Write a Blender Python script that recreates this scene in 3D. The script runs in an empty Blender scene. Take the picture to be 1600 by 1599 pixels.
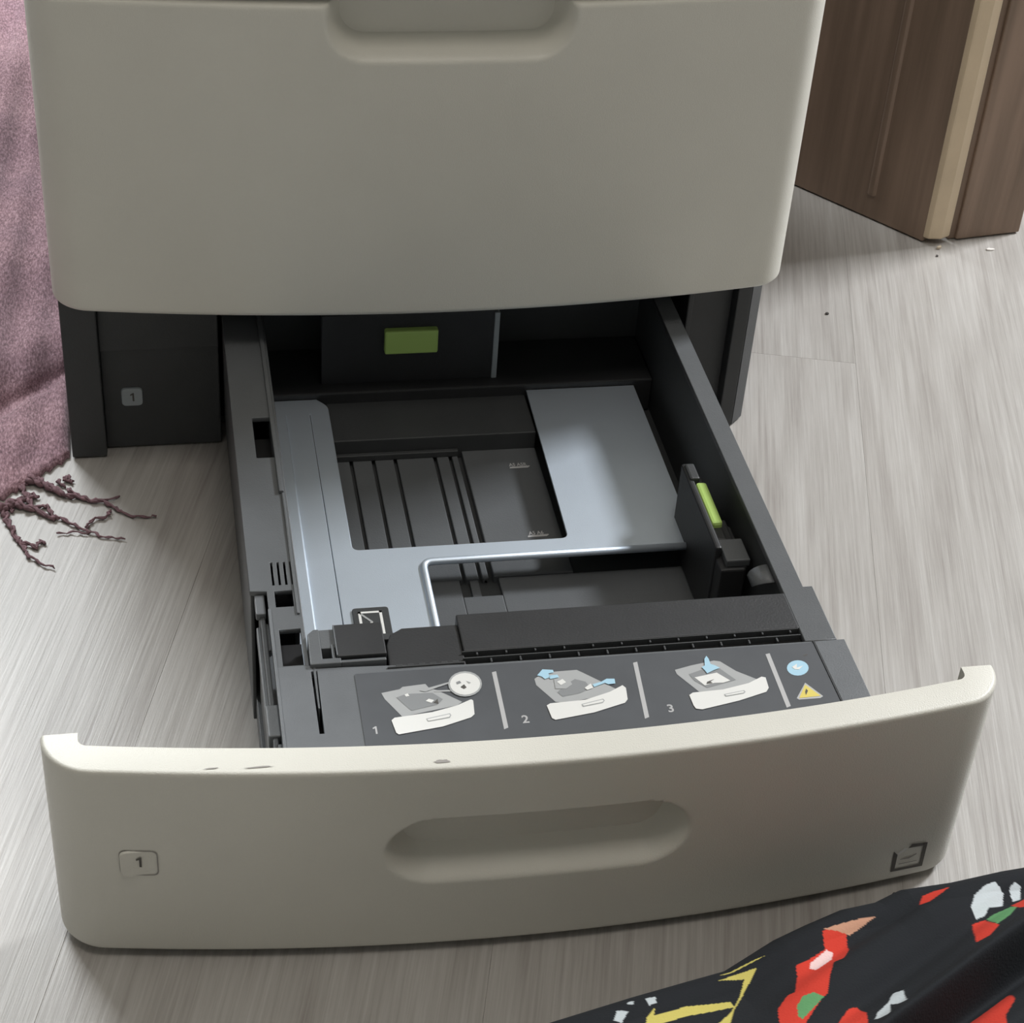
import bpy, bmesh, math, random
from mathutils import Vector, Matrix, Euler
from mathutils.geometry import intersect_point_tri_2d
random.seed(7)
S = bpy.context.scene
C = S.collection

# ------------------------------------------------------------------ camera, light, exposure
CAM_LOC = Vector((-0.1513, -0.9263, 0.6847))
CAM_ROT = Euler((0.9180, -0.0625, -0.1733), 'XYZ')
F_PX = 2962.45
cd = bpy.data.cameras.new('camera'); cam = bpy.data.objects.new('camera', cd); C.objects.link(cam)
cam.location = CAM_LOC; cam.rotation_euler = CAM_ROT
cd.sensor_width = 36; cd.lens = F_PX * 36 / 1600; cd.clip_start = .01
cd.dof.use_dof = False
S.camera = cam
S.view_settings.view_transform = 'Standard'; S.view_settings.look = 'None'
S.view_settings.gamma = 1; S.view_settings.use_curve_mapping = False
S.view_settings.exposure = 0.0

w = bpy.data.worlds.new('room_daylight'); S.world = w; w.use_nodes = True
w.node_tree.nodes['Background'].inputs[0].default_value = (1, .96, .88, 1)
w.node_tree.nodes['Background'].inputs[1].default_value = .10

def area(name, loc, target, sx, sy, power, col):
    l = bpy.data.lights.new(name, 'AREA'); l.shape = 'RECTANGLE'; l.size = sx; l.size_y = sy
    l.energy = power; l.color = col
    o = bpy.data.objects.new(name, l); C.objects.link(o); o.location = loc
    o.rotation_euler = (Vector(target) - Vector(loc)).to_track_quat('-Z', 'Y').to_euler()
    return o
area('window_light_back', (-.95, 2.35, 1.95), (-.1, -.1, 0), 1.2, 1.2, 138, (.93, .97, 1))
area('window_light_right', (1.88, .66, 1.72), (0, -.15, 0), .42, .42, 74, (.95, .97, 1))
area('front_fill_light', (.1, -.75, 2.38), (.1, -.45, 0), .6, .6, 9.5, (1, .93, .85))  # added fill without a known source, brightens panel face and front floor

# ------------------------------------------------------------------ helpers
MROT = CAM_ROT.to_matrix()
def ray(px, py):
    return MROT @ Vector(((px - 800) / F_PX, -(py - 799.5) / F_PX, -1))
def at(px, py, z=None, y=None, x=None, n=None, d=None):
    """point of the photograph (1600x1599) carried to a world plane"""
    r = ray(px, py)
    if z is not None: t = (z - CAM_LOC.z) / r.z
    elif y is not None: t = (y - CAM_LOC.y) / r.y
    elif x is not None: t = (x - CAM_LOC.x) / r.x
    else: t = (d - CAM_LOC.dot(n)) / r.dot(n)
    return CAM_LOC + r * t

def srgb(r, g, b):
    f = lambda c: (c / 255 / 12.92) if c / 255 <= .04045 else ((c / 255 + .055) / 1.055) ** 2.4
    return (f(r), f(g), f(b), 1)

def material(name, col, rough=.5, metal=0, bump=0, bscale=900, var=0, vscale=12, spec=.5):
    m = bpy.data.materials.new(name); m.use_nodes = True
    nt = m.node_tree; b = nt.nodes['Principled BSDF']
    b.inputs['Base Color'].default_value = col; b.inputs['Roughness'].default_value = rough
    b.inputs['Metallic'].default_value = metal; b.inputs['Specular IOR Level'].default_value = spec
    tc = nt.nodes.new('ShaderNodeTexCoord')
    if var:
        n = nt.nodes.new('ShaderNodeTexNoise'); n.inputs['Scale'].default_value = vscale; n.inputs['Detail'].default_value = 5
        r = nt.nodes.new('ShaderNodeValToRGB')
        r.color_ramp.elements[0].position = .3; r.color_ramp.elements[1].position = .7
        r.color_ramp.elements[0].color = [c * (1 - var) for c in col[:3]] + [1]
        r.color_ramp.elements[1].color = [min(1, c * (1 + var)) for c in col[:3]] + [1]
        nt.links.new(tc.outputs['Object'], n.inputs['Vector']); nt.links.new(n.outputs['Fac'], r.inputs[0])
        nt.links.new(r.outputs[0], b.inputs['Base Color'])
    if bump:
        n = nt.nodes.new('ShaderNodeTexNoise'); n.inputs['Scale'].default_value = bscale; n.inputs['Detail'].default_value = 2
        bp = nt.nodes.new('ShaderNodeBump'); bp.inputs['Strength'].default_value = bump; bp.inputs['Distance'].default_value = .0004
        nt.links.new(tc.outputs['Object'], n.inputs['Vector']); nt.links.new(n.outputs['Fac'], bp.inputs['Height'])
        nt.links.new(bp.outputs[0], b.inputs['Normal'])
    return m

M = {}
M['shell'] = material('light_grey_plastic', (.70, .685, .615, 1), .42, bump=.35, bscale=1500, var=.02, vscale=18)
M['dark'] = material('charcoal_plastic', (.050, .053, .055, 1), .5, bump=.3, bscale=1200, var=.08, vscale=40)
M['rail'] = material('grey_plastic', (.112, .119, .125, 1), .42, bump=.3, bscale=1200, var=.06, vscale=30)
M['deck'] = material('worn_grey_plastic', (.140, .149, .158, 1), .45, bump=.3, bscale=1200, var=.08, vscale=45)
M['black'] = material('black_plastic', (.028, .029, .031, 1), .5, bump=.3, bscale=900, var=.1, vscale=40)
M['hole'] = material('recess_shade_black', (.010, .010, .011, 1), .7)  # near-black colour supplies the shade inside pockets, grooves and openings
M['steel'] = material('brushed_plate_metal', (.68, .76, .85, 1), .48, metal=.74, bump=.15, bscale=1500, var=.03, vscale=20)
M['green'] = material('lime_green_plastic', (.53, .76, .21, 1), .4)
M['sheet'] = material('printed_label_grey', (.095, .101, .110, 1), .4, var=.05, vscale=60)
M['white'] = material('print_white', (.80, .80, .77, 1), .5)
M['pgrey'] = material('print_light_grey', (.42, .43, .43, 1), .5)
M['pmid'] = material('print_mid_grey', (.26, .27, .275, 1), .5)
M['bar'] = material('print_bar_grey', (.50, .50, .50, 1), .5)
M['blue'] = material('print_pale_blue', (.42, .66, .80, 1), .5)
M['yellow'] = material('print_yellow', (.75, .62, .14, 1), .5)
M['ink'] = material('print_dark_ink', (.09, .085, .075, 1), .6)
M['badge'] = material('badge_grey', (.38, .42, .44, 1), .5)
M['scuff'] = material('grey_scuff', (.33, .31, .29, 1), .8)

def finish(o, mat, parent, smooth, bevel, segs=2, ang=40):
    if mat is not None and not o.data.materials: o.data.materials.append(mat)
    if parent is not None: o.parent = parent
    if bevel:
        md = o.modifiers.new('edge', 'BEVEL'); md.width = bevel; md.segments = segs; md.limit_method = 'ANGLE'; md.angle_limit = math.radians(ang)
    if smooth:
        for p in o.data.polygons: p.use_smooth = True
        if smooth != 'all':
            try: o.data.set_sharp_from_angle(angle=math.radians(35))
            except Exception: pass
    return o
def obj(name, bm, mat=None, parent=None, smooth=False, bevel=0, segs=2):
    bmesh.ops.recalc_face_normals(bm, faces=bm.faces[:])
    me = bpy.data.meshes.new(name); bm.to_mesh(me); bm.free()
    o = bpy.data.objects.new(name, me); C.objects.link(o)
    return finish(o, mat, parent, smooth, bevel, segs)
def pydata(name, v, f, mat=None, parent=None, smooth=False, bevel=0):
    me = bpy.data.meshes.new(name); me.from_pydata([tuple(a) for a in v], [], f); me.update()
    o = bpy.data.objects.new(name, me); C.objects.link(o)
    return finish(o, mat, parent, smooth, bevel)
def box(bm, x0, x1, y0, y1, z0, z1):
    vs = [bm.verts.new(p) for p in ((x0,y0,z0),(x1,y0,z0),(x1,y1,z0),(x0,y1,z0),(x0,y0,z1),(x1,y0,z1),(x1,y1,z1),(x0,y1,z1))]
    for f in ((0,3,2,1),(4,5,6,7),(0,1,5,4),(1,2,6,5),(2,3,7,6),(3,0,4,7)): bm.faces.new([vs[i] for i in f])
def prism(bm, pts, z0, z1):
    a = [bm.verts.new((p[0], p[1], z0)) for p in pts]; b = [bm.verts.new((p[0], p[1], z1)) for p in pts]
    n = len(pts); bm.faces.new(a[::-1]); bm.faces.new(b)
    for i in range(n): bm.faces.new((a[i], a[(i+1) % n], b[(i+1) % n], b[i]))
def arc_round(pts, r, seg=5):
    out = []; n = len(pts)
    for i in range(n):
        p0, p, p1 = Vector(pts[i-1][:2]), Vector(pts[i][:2]), Vector(pts[(i+1) % n][:2])
        rr = r[i] if isinstance(r, (list, tuple)) else r
        a = (p0 - p); b = (p1 - p); rr = min(rr, a.length * .45, b.length * .45)
        if rr <= 0: out.append(tuple(p)); continue
        A = p + a.normalized() * rr; B = p + b.normalized() * rr
        for k in range(seg + 1):
            t = k / seg; out.append(tuple(A * (1-t)**2 + p * 2*t*(1-t) + B * t*t))
    return out
def slab(name, outline, holes, z0, z1, mat, parent, bev=0):
    """flat plate with holes: a filled 2D curve, extruded and turned into a mesh"""
    cu = bpy.data.curves.new(name, 'CURVE'); cu.dimensions = '2D'; cu.fill_mode = 'BOTH'
    cu.extrude = (z1 - z0) / 2 - bev; cu.bevel_depth = bev; cu.bevel_resolution = 1
    for poly in [outline] + holes:
        s = cu.splines.new('POLY'); s.points.add(len(poly) - 1)
        for k, p in enumerate(poly): s.points[k].co = (p[0], p[1], 0, 1)
        s.use_cyclic_u = True
    t = bpy.data.objects.new('t', cu); C.objects.link(t)
    dg = bpy.context.evaluated_depsgraph_get()
    me = bpy.data.meshes.new_from_object(t.evaluated_get(dg)); bpy.data.objects.remove(t)
    me.name = name; me.materials.clear()
    for v in me.vertices: v.co.z += (z0 + z1) / 2
    o = bpy.data.objects.new(name, me); C.objects.link(o)
    return finish(o, mat, parent, False, 0)
def rect(x0, x1, y0, y1): return [(x0,y0),(x1,y0),(x1,y1),(x0,y1)]
def text_mesh(body, size, frame):
    """lettering as a flat mesh; frame maps (u, v) to a point"""
    if body == '1':
        pts = [(.02, -.33), (.14, -.33), (.14, .36), (.05, .36), (-.13, .24), (-.13, .13), (.02, .19)]
        return [frame(a * size, b * size) for a, b in pts], [tuple(range(7))]
    cu = bpy.data.curves.new('t', 'FONT'); cu.body = body; cu.size = size; cu.resolution_u = 3
    cu.align_x = 'CENTER'; cu.align_y = 'CENTER'; cu.offset = size * .02
    t = bpy.data.objects.new('t', cu); C.objects.link(t)
    dg = bpy.context.evaluated_depsgraph_get()
    me = bpy.data.meshes.new_from_object(t.evaluated_get(dg)); bpy.data.objects.remove(t)
    v = [frame(p.co.x, p.co.y) for p in me.vertices]; f = [tuple(p.vertices) for p in me.polygons]
    bpy.data.meshes.remove(me); return v, f
class Print:
    """flat print: polygons of several inks joined in one mesh of layers"""
    def __init__(s): s.v = []; s.f = []; s.m = []; s.mats = []
    def add(s, v, f, mat):
        if mat not in s.mats: s.mats.append(mat)
        k = len(s.v); s.v += [tuple(a) for a in v]
        for a in f: s.f.append([i + k for i in a]); s.m.append(s.mats.index(mat))
    def poly(s, pts, mat): s.add(pts, [list(range(len(pts)))], mat)
    def build(s, name, parent):
        me = bpy.data.meshes.new(name); me.from_pydata(s.v, [], s.f)
        for m in s.mats: me.materials.append(m)
        for p, i in zip(me.polygons, s.m): p.material_index = i
        me.update(); o = bpy.data.objects.new(name, me); C.objects.link(o); o.parent = parent
        return o
def tube(path, r, seg=6):
    v = []; f = []
    n = len(path)
    for i, p in enumerate(path):
        d = (path[min(i+1, n-1)] - path[max(i-1, 0)]).normalized()
        a = d.cross(Vector((0, 0, 1)));  a = a.normalized() if a.length > 1e-4 else Vector((1, 0, 0))
        b = d.cross(a); rr = r[i] if isinstance(r, list) else r
        for k in range(seg):
            t = 2 * math.pi * k / seg; v.append(p + (a * math.cos(t) + b * math.sin(t)) * rr)
    for i in range(n - 1):
        for k in range(seg):
            f.append((i*seg+k, i*seg+(k+1) % seg, (i+1)*seg+(k+1) % seg, (i+1)*seg+k))
    f.append(tuple(range(seg))[::-1]); f.append(tuple((n-1)*seg+k for k in range(seg)))
    return v, f
def thing(name, label, cat, loc=(0, 0, 0), group=None):
    o = bpy.data.objects.new(name, None); C.objects.link(o); o.empty_display_size = .05
    o.location = loc; o['label'] = label; o['category'] = cat
    if group: o['group'] = group
    return o
def tag(o, label, cat, group=None):
    o['label'] = label; o['category'] = cat
    if group: o['group'] = group
    return o
def struct(o): o['kind'] = 'structure'; return o
def smooth01(t): t = max(0, min(1, t)); return t * t * (3 - 2 * t)

# ------------------------------------------------------------------ floor of laminate planks
def plank_material():
    m = bpy.data.materials.new('grey_oak_laminate'); m.use_nodes = True
    nt = m.node_tree; b = nt.nodes['Principled BSDF']; L = nt.links.new
    tc = nt.nodes.new('ShaderNodeTexCoord'); oi = nt.nodes.new('ShaderNodeObjectInfo')
    off = nt.nodes.new('ShaderNodeVectorMath'); off.operation = 'SCALE'
    cx = nt.nodes.new('ShaderNodeCombineXYZ'); L(oi.outputs['Random'], cx.inputs[0]); L(oi.outputs['Random'], cx.inputs[1])
    L(cx.outputs[0], off.inputs[0]); off.inputs['Scale'].default_value = 37
    ad = nt.nodes.new('ShaderNodeVectorMath'); L(tc.outputs['Object'], ad.inputs[0]); L(off.outputs[0], ad.inputs[1])
    def noise(sc, stretch, detail, rough=.55):
        mp = nt.nodes.new('ShaderNodeMapping'); mp.inputs['Scale'].default_value = (1, stretch, 1)
        n = nt.nodes.new('ShaderNodeTexNoise'); n.inputs['Scale'].default_value = sc; n.inputs['Detail'].default_value = detail
        n.inputs['Roughness'].default_value = rough
        L(ad.outputs[0], mp.inputs[0]); L(mp.outputs[0], n.inputs['Vector']); return n
    fine = noise(420, .022, 4, .65); mid = noise(60, .07, 4); big = noise(9, .35, 3)
    mx = nt.nodes.new('ShaderNodeMath'); mx.operation = 'MULTIPLY_ADD'; L(fine.outputs[0], mx.inputs[0]); mx.inputs[1].default_value = .42
    m2 = nt.nodes.new('ShaderNodeMath'); m2.operation = 'MULTIPLY_ADD'; L(mid.outputs[0], m2.inputs[0]); m2.inputs[1].default_value = .32; L(m2.outputs[0], mx.inputs[2])
    m3 = nt.nodes.new('ShaderNodeMath'); m3.operation = 'MULTIPLY'; L(big.outputs[0], m3.inputs[0]); m3.inputs[1].default_value = .26; L(m3.outputs[0], m2.inputs[2])
    r = nt.nodes.new('ShaderNodeValToRGB'); e = r.color_ramp.elements
    e[0].position = .34; e[0].color = (.29, .265, .245, 1); e[1].position = .66; e[1].color = (.55, .535, .51, 1)
    k = e.new(.5); k.color = (.43, .41, .385, 1)
    L(mx.outputs[0], r.inputs[0])
    hs = nt.nodes.new('ShaderNodeHueSaturation'); mr = nt.nodes.new('ShaderNodeMapRange')
    L(oi.outputs['Random'], mr.inputs[0]); mr.inputs['To Min'].default_value = .95; mr.inputs['To Max'].default_value = 1.05
    L(mr.outputs[0], hs.inputs['Value']); L(r.outputs[0], hs.inputs['Color']); L(hs.outputs[0], b.inputs['Base Color'])
    b.inputs['Roughness'].default_value = .38
    bp = nt.nodes.new('ShaderNodeBump'); bp.inputs['Strength'].default_value = .35; bp.inputs['Distance'].default_value = .0005
    L(fine.outputs[0], bp.inputs['Height']); L(bp.outputs[0], b.inputs['Normal'])
    return m
M['plank'] = plank_material()
M['joint'] = material('dark_plank_joint', (.44, .42, .40, 1), .8)
bm = bmesh.new(); box(bm, -1.6, 2.0, -1.4, 2.4, -.03, -.0015)
floor = struct(obj('floor', bm, M['joint']))
PA = math.atan2(*(lambda d: (d.x, d.y))(ray(1150, -1380)))      # the planks run this far clockwise of +y
PW, PL, PT = .192, 1.285, .0014
bm = bmesh.new(); box(bm, -PW/2 + .00004, PW/2 - .00004, -PL/2 + .00004, PL/2 - .00004, -PT, 0)
pm = bpy.data.meshes.new('plank'); bmesh.ops.recalc_face_normals(bm, faces=bm.faces[:])
bmesh.ops.bevel(bm, geom=[e for e in bm.edges if all(v.co.z > -.001 for v in e.verts)], offset=.00010, segments=1, affect='EDGES')
bm.to_mesh(pm); bm.free(); pm.materials.append(M['plank'])
J = at(1337, 568, z=0)                                          # the visible end joint beside the seam
du = Vector((math.cos(-PA), math.sin(-PA), 0)); dv = Vector((math.sin(PA), math.cos(PA), 0))
for i in range(-9, 8):
    shift = [0, .47, .21, .74, .35, .88, .12, .6][i % 8] * PL if i != -1 else 0
    if i == 0: shift = .55 * PL
    for j in range(-2, 3):
        c = J + du * (PW * (i + .5)) + dv * (PL * (j + .5) + shift)
        if -1.25 < c.x < 1.7 and -.9 < c.y < 1.8:
            o = bpy.data.objects.new('plank', pm); C.objects.link(o)
            o.location = (c.x, c.y, 0); o.rotation_euler = (0, 0, -PA); o.parent = floor

# the room: warm painted walls and ceiling, all outside the frame
M['wall'] = material('warm_wall_paint', (.15, .147, .135, 1), .9)
M['ceiling'] = material('ceiling_paint', (.78, .76, .72, 1), .9)
def room_box(name, x0, x1, y0, y1, z0, z1, m):
    bm = bmesh.new(); box(bm, x0, x1, y0, y1, z0, z1); return struct(obj(name, bm, m))
room_box('wall_back', -1.6, 2.0, 2.4, 2.5, -.03, 2.5, M['wall'])
room_box('wall_front', -1.6, 2.0, -1.5, -1.4, -.03, 2.5, M['wall'])
room_box('wall_left', -1.7, -1.6, -1.5, 2.5, -.03, 2.5, M['wall'])
room_box('wall_right', 2.0, 2.1, -1.5, 2.5, -.03, 2.5, M['wall'])
room_box('ceiling', -1.7, 2.1, -1.5, 2.5, 2.5, 2.6, M['ceiling'])

# ------------------------------------------------------------------ printer
printer = thing('printer', 'light grey and charcoal office printer on the floor, lower paper tray pulled out', 'printer')
W, BOW, RC = .425, .0188, .019
D = .3536
def foot_curve(n=241, w_=W, b=BOW, r=RC, back=.0203, inset=0.0):
    """plan of the bowed front: straight return, rounded corner, bowed face, corner, return"""
    hw = w_ / 2 - inset; r = max(r - inset, .0008); pts = []
    yf = lambda x: -b * (1 - (2 * x / w_) ** 2) + inset
    ycorner = yf(hw)
    m = 5
    for k in range(m): pts.append((-hw, back + (ycorner + r - back) * k / m))
    for k in range(13):
        t = math.pi / 2 * k / 12
        pts.append((-hw + r * (1 - math.cos(t)), yf(-hw + r * (1 - math.cos(t))) + r * (1 - math.sin(t))))
    x = -hw + r
    N = n
    for k in range(1, N): 
        xx = x + (2 * (hw - r)) * k / N; pts.append((xx, yf(xx)))
    right = [(-p[0], p[1]) for p in pts[:m + 13]][::-1]
    return pts + right

def shell_front(name, z0, z1, yoff, parent, mat, disp=None, rim=.018, back=.0203, nz=100, r_top=.002, r_bot=.004, n=300, open_back=True):
    """bowed front panel: outer face with a recess, rounded rims, flat top, inner face"""
    outer = foot_curve(n, back=back); inner = foot_curve(n, back=back, inset=rim)
    # match the counts (inner corner is sharp)
    zs = []
    prof = []
    for k in range(5):
        t = math.pi / 2 * k / 4; prof.append((r_bot * (1 - math.sin(t)), z0 + r_bot * (1 - math.cos(t))))
    for k in range(1, nz): prof.append((0, z0 + r_bot + (z1 - r_top - z0 - r_bot) * k / nz))
    for k in range(5):
        t = math.pi / 2 * k / 4; prof.append((r_top * (1 - math.cos(t)), z1 - r_top + r_top * math.sin(t)))
    v = []; f = []; m = len(outer)
    def nrm(i):
        a = Vector(outer[max(i-1, 0)]); b = Vector(outer[min(i+1, m-1)]); d = (b - a).normalized(); return Vector((-d.y, d.x))   # inwards
    N = [nrm(i) for i in range(m)]
    for ins, z in prof:
        for i, p in enumerate(outer):
            q = Vector(p) + N[i] * ins
            dd = disp(p[0], z) if disp else 0
            v.append((q.x, q.y + dd + yoff, z))
    rows = len(prof)
    for z in (z1, z0 + .002):
        for p in inner: v.append((p[0], p[1] + yoff, z))
    for k in range(rows + 1):
        for i in range(m - 1):
            f.append((k*m+i, k*m+i+1, (k+1)*m+i+1, (k+1)*m+i))
    # bottom strip and the two back ends
    last = rows + 1
    for i in range(m - 1): f.append((last*m+i, last*m+i+1, i+1, i))
    f.append([k*m for k in range(rows + 2)][::-1]); f.append([k*m + m-1 for k in range(rows + 2)])
    o = pydata(name, v, f, mat, parent)
    for p in o.data.polygons: p.use_smooth = True
    o.data.set_sharp_from_angle(angle=math.radians(50))
    return o

# upper front door with the scooped finger recess
def door_disp(x, z):
    zb = .2775; xl, xr = -.0585, .0625; dmax = .020
    # distance inside of a round-cornered scoop that is open at the top
    r = .017
    dx = max(xl + r - x, x - (xr - r), 0); dz = max(zb + r - z, 0)
    if dx > 0 or dz > 0:
        dist = r - math.hypot(dx, dz)
    else: dist = r
    return dmax * smooth01((dist + .006) / .0125)
door = shell_front('front_door', .120, .3026, 0, printer, M['shell'], door_disp, rim=.018, back=.024, nz=150, r_top=.0025, r_bot=.003)
door['label'] = 'light grey bowed front door with a scooped finger recess'
# the body above: beyond the frame, casts its shade
bm = bmesh.new()
box(bm, -.2105, .2105, .022, .455, .118, .312); 
obj('body', bm, M['dark'], printer, bevel=.002)
bm = bmesh.new(); box(bm, -.2105, .2105, .012, .46, .3135, .56); obj('upper_body', bm, M['shell'], printer, bevel=.006)
shell_front('upper_front_panel', .3125, .50, 0, printer, M['shell'], None, rim=.018, back=.024, nz=4)

# dark base around the tray opening
bm = bmesh.new()
Y0 = .0253
box(bm, -.2105, -.190, Y0, .455, .0012, .118)                       # left post
box(bm, -.190, -.121, Y0 + .009, .455, .0012, .118)                 # recessed panel
box(bm, -.190, -.121, Y0 + .005, Y0 + .02, .0725, .118)             # upper ledge of the recess
box(bm, .1925, .2015, Y0, .455, .0012, .118)                        # right post
prism(bm, [(.2015, Y0), (.2105, Y0 + .009), (.2105, .455), (.2015, .455)], .0012, .118)
box(bm, .1665, .1925, Y0 + .009, .455, .0012, .118)
box(bm, .163, .1665, Y0 + .004, .455, .0012, .118)
box(bm, -.121, .163, Y0 + .03, .455, .0012, .006)                   # bottom
box(bm, -.121, .163, .445, .455, .006, .118)                        # back
box(bm, -.121, .163, Y0 + .01, .445, .112, .118)                    # top of opening
obj('base_frame', bm, M['dark'], printer, bevel=.0008)
def plane_xz(y): return lambda u, v: Vector((u, y, v))
def badge(name, cx, cz, wd, ht, y, parent, mat, tilt=0, ink=M['ink'], size=.010):
    pts = arc_round([(-wd/2, -ht/2), (wd/2, -ht/2), (wd/2, ht/2), (-wd/2, ht/2)], .0028)
    bm = bmesh.new(); a = [bm.verts.new((cx + p[0], y, cz + p[1])) for p in pts]; b = [bm.verts.new((cx + p[0]*.94, y - .0009, cz + p[1]*.94)) for p in pts]
    bm.faces.new(b); n = len(pts)
    for i in range(n): bm.faces.new((a[i], a[(i+1) % n], b[(i+1) % n], b[i]))
    return obj(name, bm, mat, parent)
bb = badge('number_badge', -.1731, .0378, .0126, .0128, Y0 + .009, printer, M['badge']); bb['label'] = 'small grey badge reading 1'
v, f = text_mesh('1', .0085, lambda a, b: (-.1731 + a, Y0 + .009 - .0011, .0378 + b)); pydata('numeral', v, f, M['ink'], bb)

# ------------------------------------------------------------------ the paper tray
T = .098           # height of rails and deck
tray_bm = bmesh.new()
box(tray_bm, -.117, .1490, -.330, .060, .014, .030)                  # bottom
box(tray_bm, -.1185, -.1165, -.2259, .060, .014, T - .002)           # outer left wall
box(tray_bm, -.1150, -.1125, -.330, -.2259, .014, T - .004)
box(tray_bm, -.0985, -.0965, -.245, .060, .028, T - .002)            # inner left wall
box(tray_bm, .1395, .1425, -.2500, .060, .028, T - .002)             # inner right wall
box(tray_bm, .1480, .1498, -.2500, .060, .014, T - .002)
box(tray_bm, .1560, .1580, -.342, -.2895, .014, T - .004)
box(tray_bm, .1515, .1538, -.2885, -.2500, .014, T - .003)
box(tray_bm, -.117, .150, .055, .060, .028, T - .014)                # back wall
box(tray_bm, -.190, .188, -.3480, -.3420, .0012, .020)             # unseen lip added to block light leaking under the front panel
box(tray_bm, -.112, .157, -.3395, -.336, .014, T - .002)             # wall behind the front panel
box(tray_bm, -.092, .1395, -.262, -.2575, .028, T - .004)            # wall under the ledge
box(tray_bm, -.060, .0600, -.034, .052, .030, .046)                  # raised dark bridge under the rear
tray = obj('paper_tray', tray_bm, M['dark'], printer, bevel=.0006)
tray['label'] = 'pulled out dark grey paper tray with light grey front'

# left rail with its notch, slots and holes
holes = [arc_round(rect(-.1085, -.0985, -.1180, -.0805), .001, 2)]
for k in range(4):
    x = -.1080 + k * .0031; holes.append(rect(x, x + .0017, -.2225, -.2045))
holes.append(rect(-.1075, -.0983, -.2388, -.2262))
holes.append(rect(-.1074, -.0968, -.2805, -.2545))
out = [(-.1185, .060), (-.1185, -.2255), (-.1105, -.2262), (-.1105, -.2405), (-.1098, -.3385), (-.0955, -.3385), (-.0955, .060)]
slab('left_rail', out, holes, T - .003, T, M['rail'], tray, .0003)
bm = bmesh.new(); box(bm, -.0990, -.0966, -.150, .050, T - .02, T + .0022); box(bm, -.0978, -.0964, -.245, -.150, T - .02, T + .0012)
obj('guide_rib', bm, M['rail'], tray, bevel=.0005)
for (a, b, c, d, z_) in ((-.1075, -.0965, -.2825, -.2525, T - .012), (-.1075, -.098, -.24, -.225, T - .015), (-.109, -.098, -.119, -.080, T - .015), (-.109, -.096, -.224, -.203, T - .010)):
    bm = bmesh.new(); box(bm, a, b, c, d, .06, z_); obj('pocket', bm, M['hole'], tray)
bm = bmesh.new()                                                     # lower side runner with its small catches
box(bm, -.1168, -.1105, -.3385, -.2405, T - .016, T - .010)
box(bm, -.1168, -.1120, -.2405, -.2262, T - .006, T - .002)
box(bm, -.1150, -.1108, -.262, -.243, T - .010, T - .006)
box(bm, -.1168, -.1112, -.322, -.302, T - .010, T - .003)
box(bm, -.1140, -.1112, -.338, -.326, T - .010, T - .004)
obj('side_runner', bm, M['rail'], tray, bevel=.0006)
bm = bmesh.new(); box(bm, -.1112, -.1098, -.3385, -.2405, T - .006, T + .0012)
obj('deck_ridge', bm, M['deck'], tray, bevel=.0004)
bm = bmesh.new(); prism(bm, arc_round([(-.131, -.346), (-.131, -.3385), (-.127, -.3365), (-.106, -.3365), (-.100, -.3465)], .002), T - .014, T - .001)
obj('mounting_lug', bm, M['rail'], tray, bevel=.0006)

# right rail, stepped outwards beside the ledge
out = [(.1395, .060), (.1395, -.2500), (.1395, -.2885), (.1545, -.2885), (.1545, -.2495), (.1498, -.2495), (.1498, .060)]
slab('right_rail', out, [], T - .003, T + .0006, M['rail'], tray, .0004)
# front deck
slot = [(-.0952, -.2848), (-.0918, -.2848), (-.0922, -.3262), (-.0950, -.3262)]
out = [(-.1105, -.2815), (-.1098, -.3465), (.1585, -.3440), (.1585, -.2890), (.140, -.2890), (-.024, -.2880), (-.060, -.2850), (-.0945, -.2835), (-.0945, -.2815)]
slab('front_deck', out, [slot], T - .004, T + .0002, M['deck'], tray, .0003)
bm = bmesh.new(); box(bm, -.0975, -.090, -.329, -.279, T - .03, T - .012); obj('pocket', bm, M['hole'], tray)
bm = bmesh.new(); prism(bm, [(-.0937, -.278), (-.0925, -.278), (-.0930, -.310), (-.0938, -.310)], T - .012, T + .0004); obj('spring_wire', bm, M['rail'], tray, bevel=.0002)

# feed ledge: black raised pad, two grooves with small bridges, right end cap
bm = bmesh.new()
box(bm, -.0235, .1393, -.2790, -.2530, T - .006, T + .0006)
obj('feed_ledge', bm, M['black'], tray, bevel=.0006)
bm = bmesh.new()
box(bm, -.0255, .1545, -.2888, -.2790, T - .006, T - .0030)
obj('groove', bm, M['hole'], tray)
bm = bmesh.new()
box(bm, -.0245, .1385, -.28395, -.28325, T - .004, T + .0004)
box(bm, -.0245, .1385, -.27985, -.27935, T - .004, T + .0008)
for k in range(12):
    x = -.018 + k * .0138; box(bm, x, x + .0009, -.2815, -.2793, T - .004, T + .0002)
    box(bm, x + .006, x + .0069, -.2868, -.2838, T - .004, T - .0002)
obj('groove_lip', bm, M['dark'], tray, bevel=.0002)
# middle recess between latch and ledge
bm = bmesh.new()
prism(bm, [(-.0590, -.2865), (-.0235, -.2880), (-.0235, -.2585), (-.0500, -.2585), (-.0560, -.2625), (-.0585, -.2700)], T - .006, T - .0008)
obj('centre_pad', bm, M['black'], tray, bevel=.0006)
bm = bmesh.new()
for k in range(6):
    x = -.056 + k * .0052; box(bm, x, x + .0030, -.2860, -.2850, T - .003, T + .0006)
box(bm, -.060, -.0245, -.2872, -.2864, T - .003, T + .0010)
obj('pad_rib', bm, M['dark'], tray, bevel=.0002)
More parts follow.
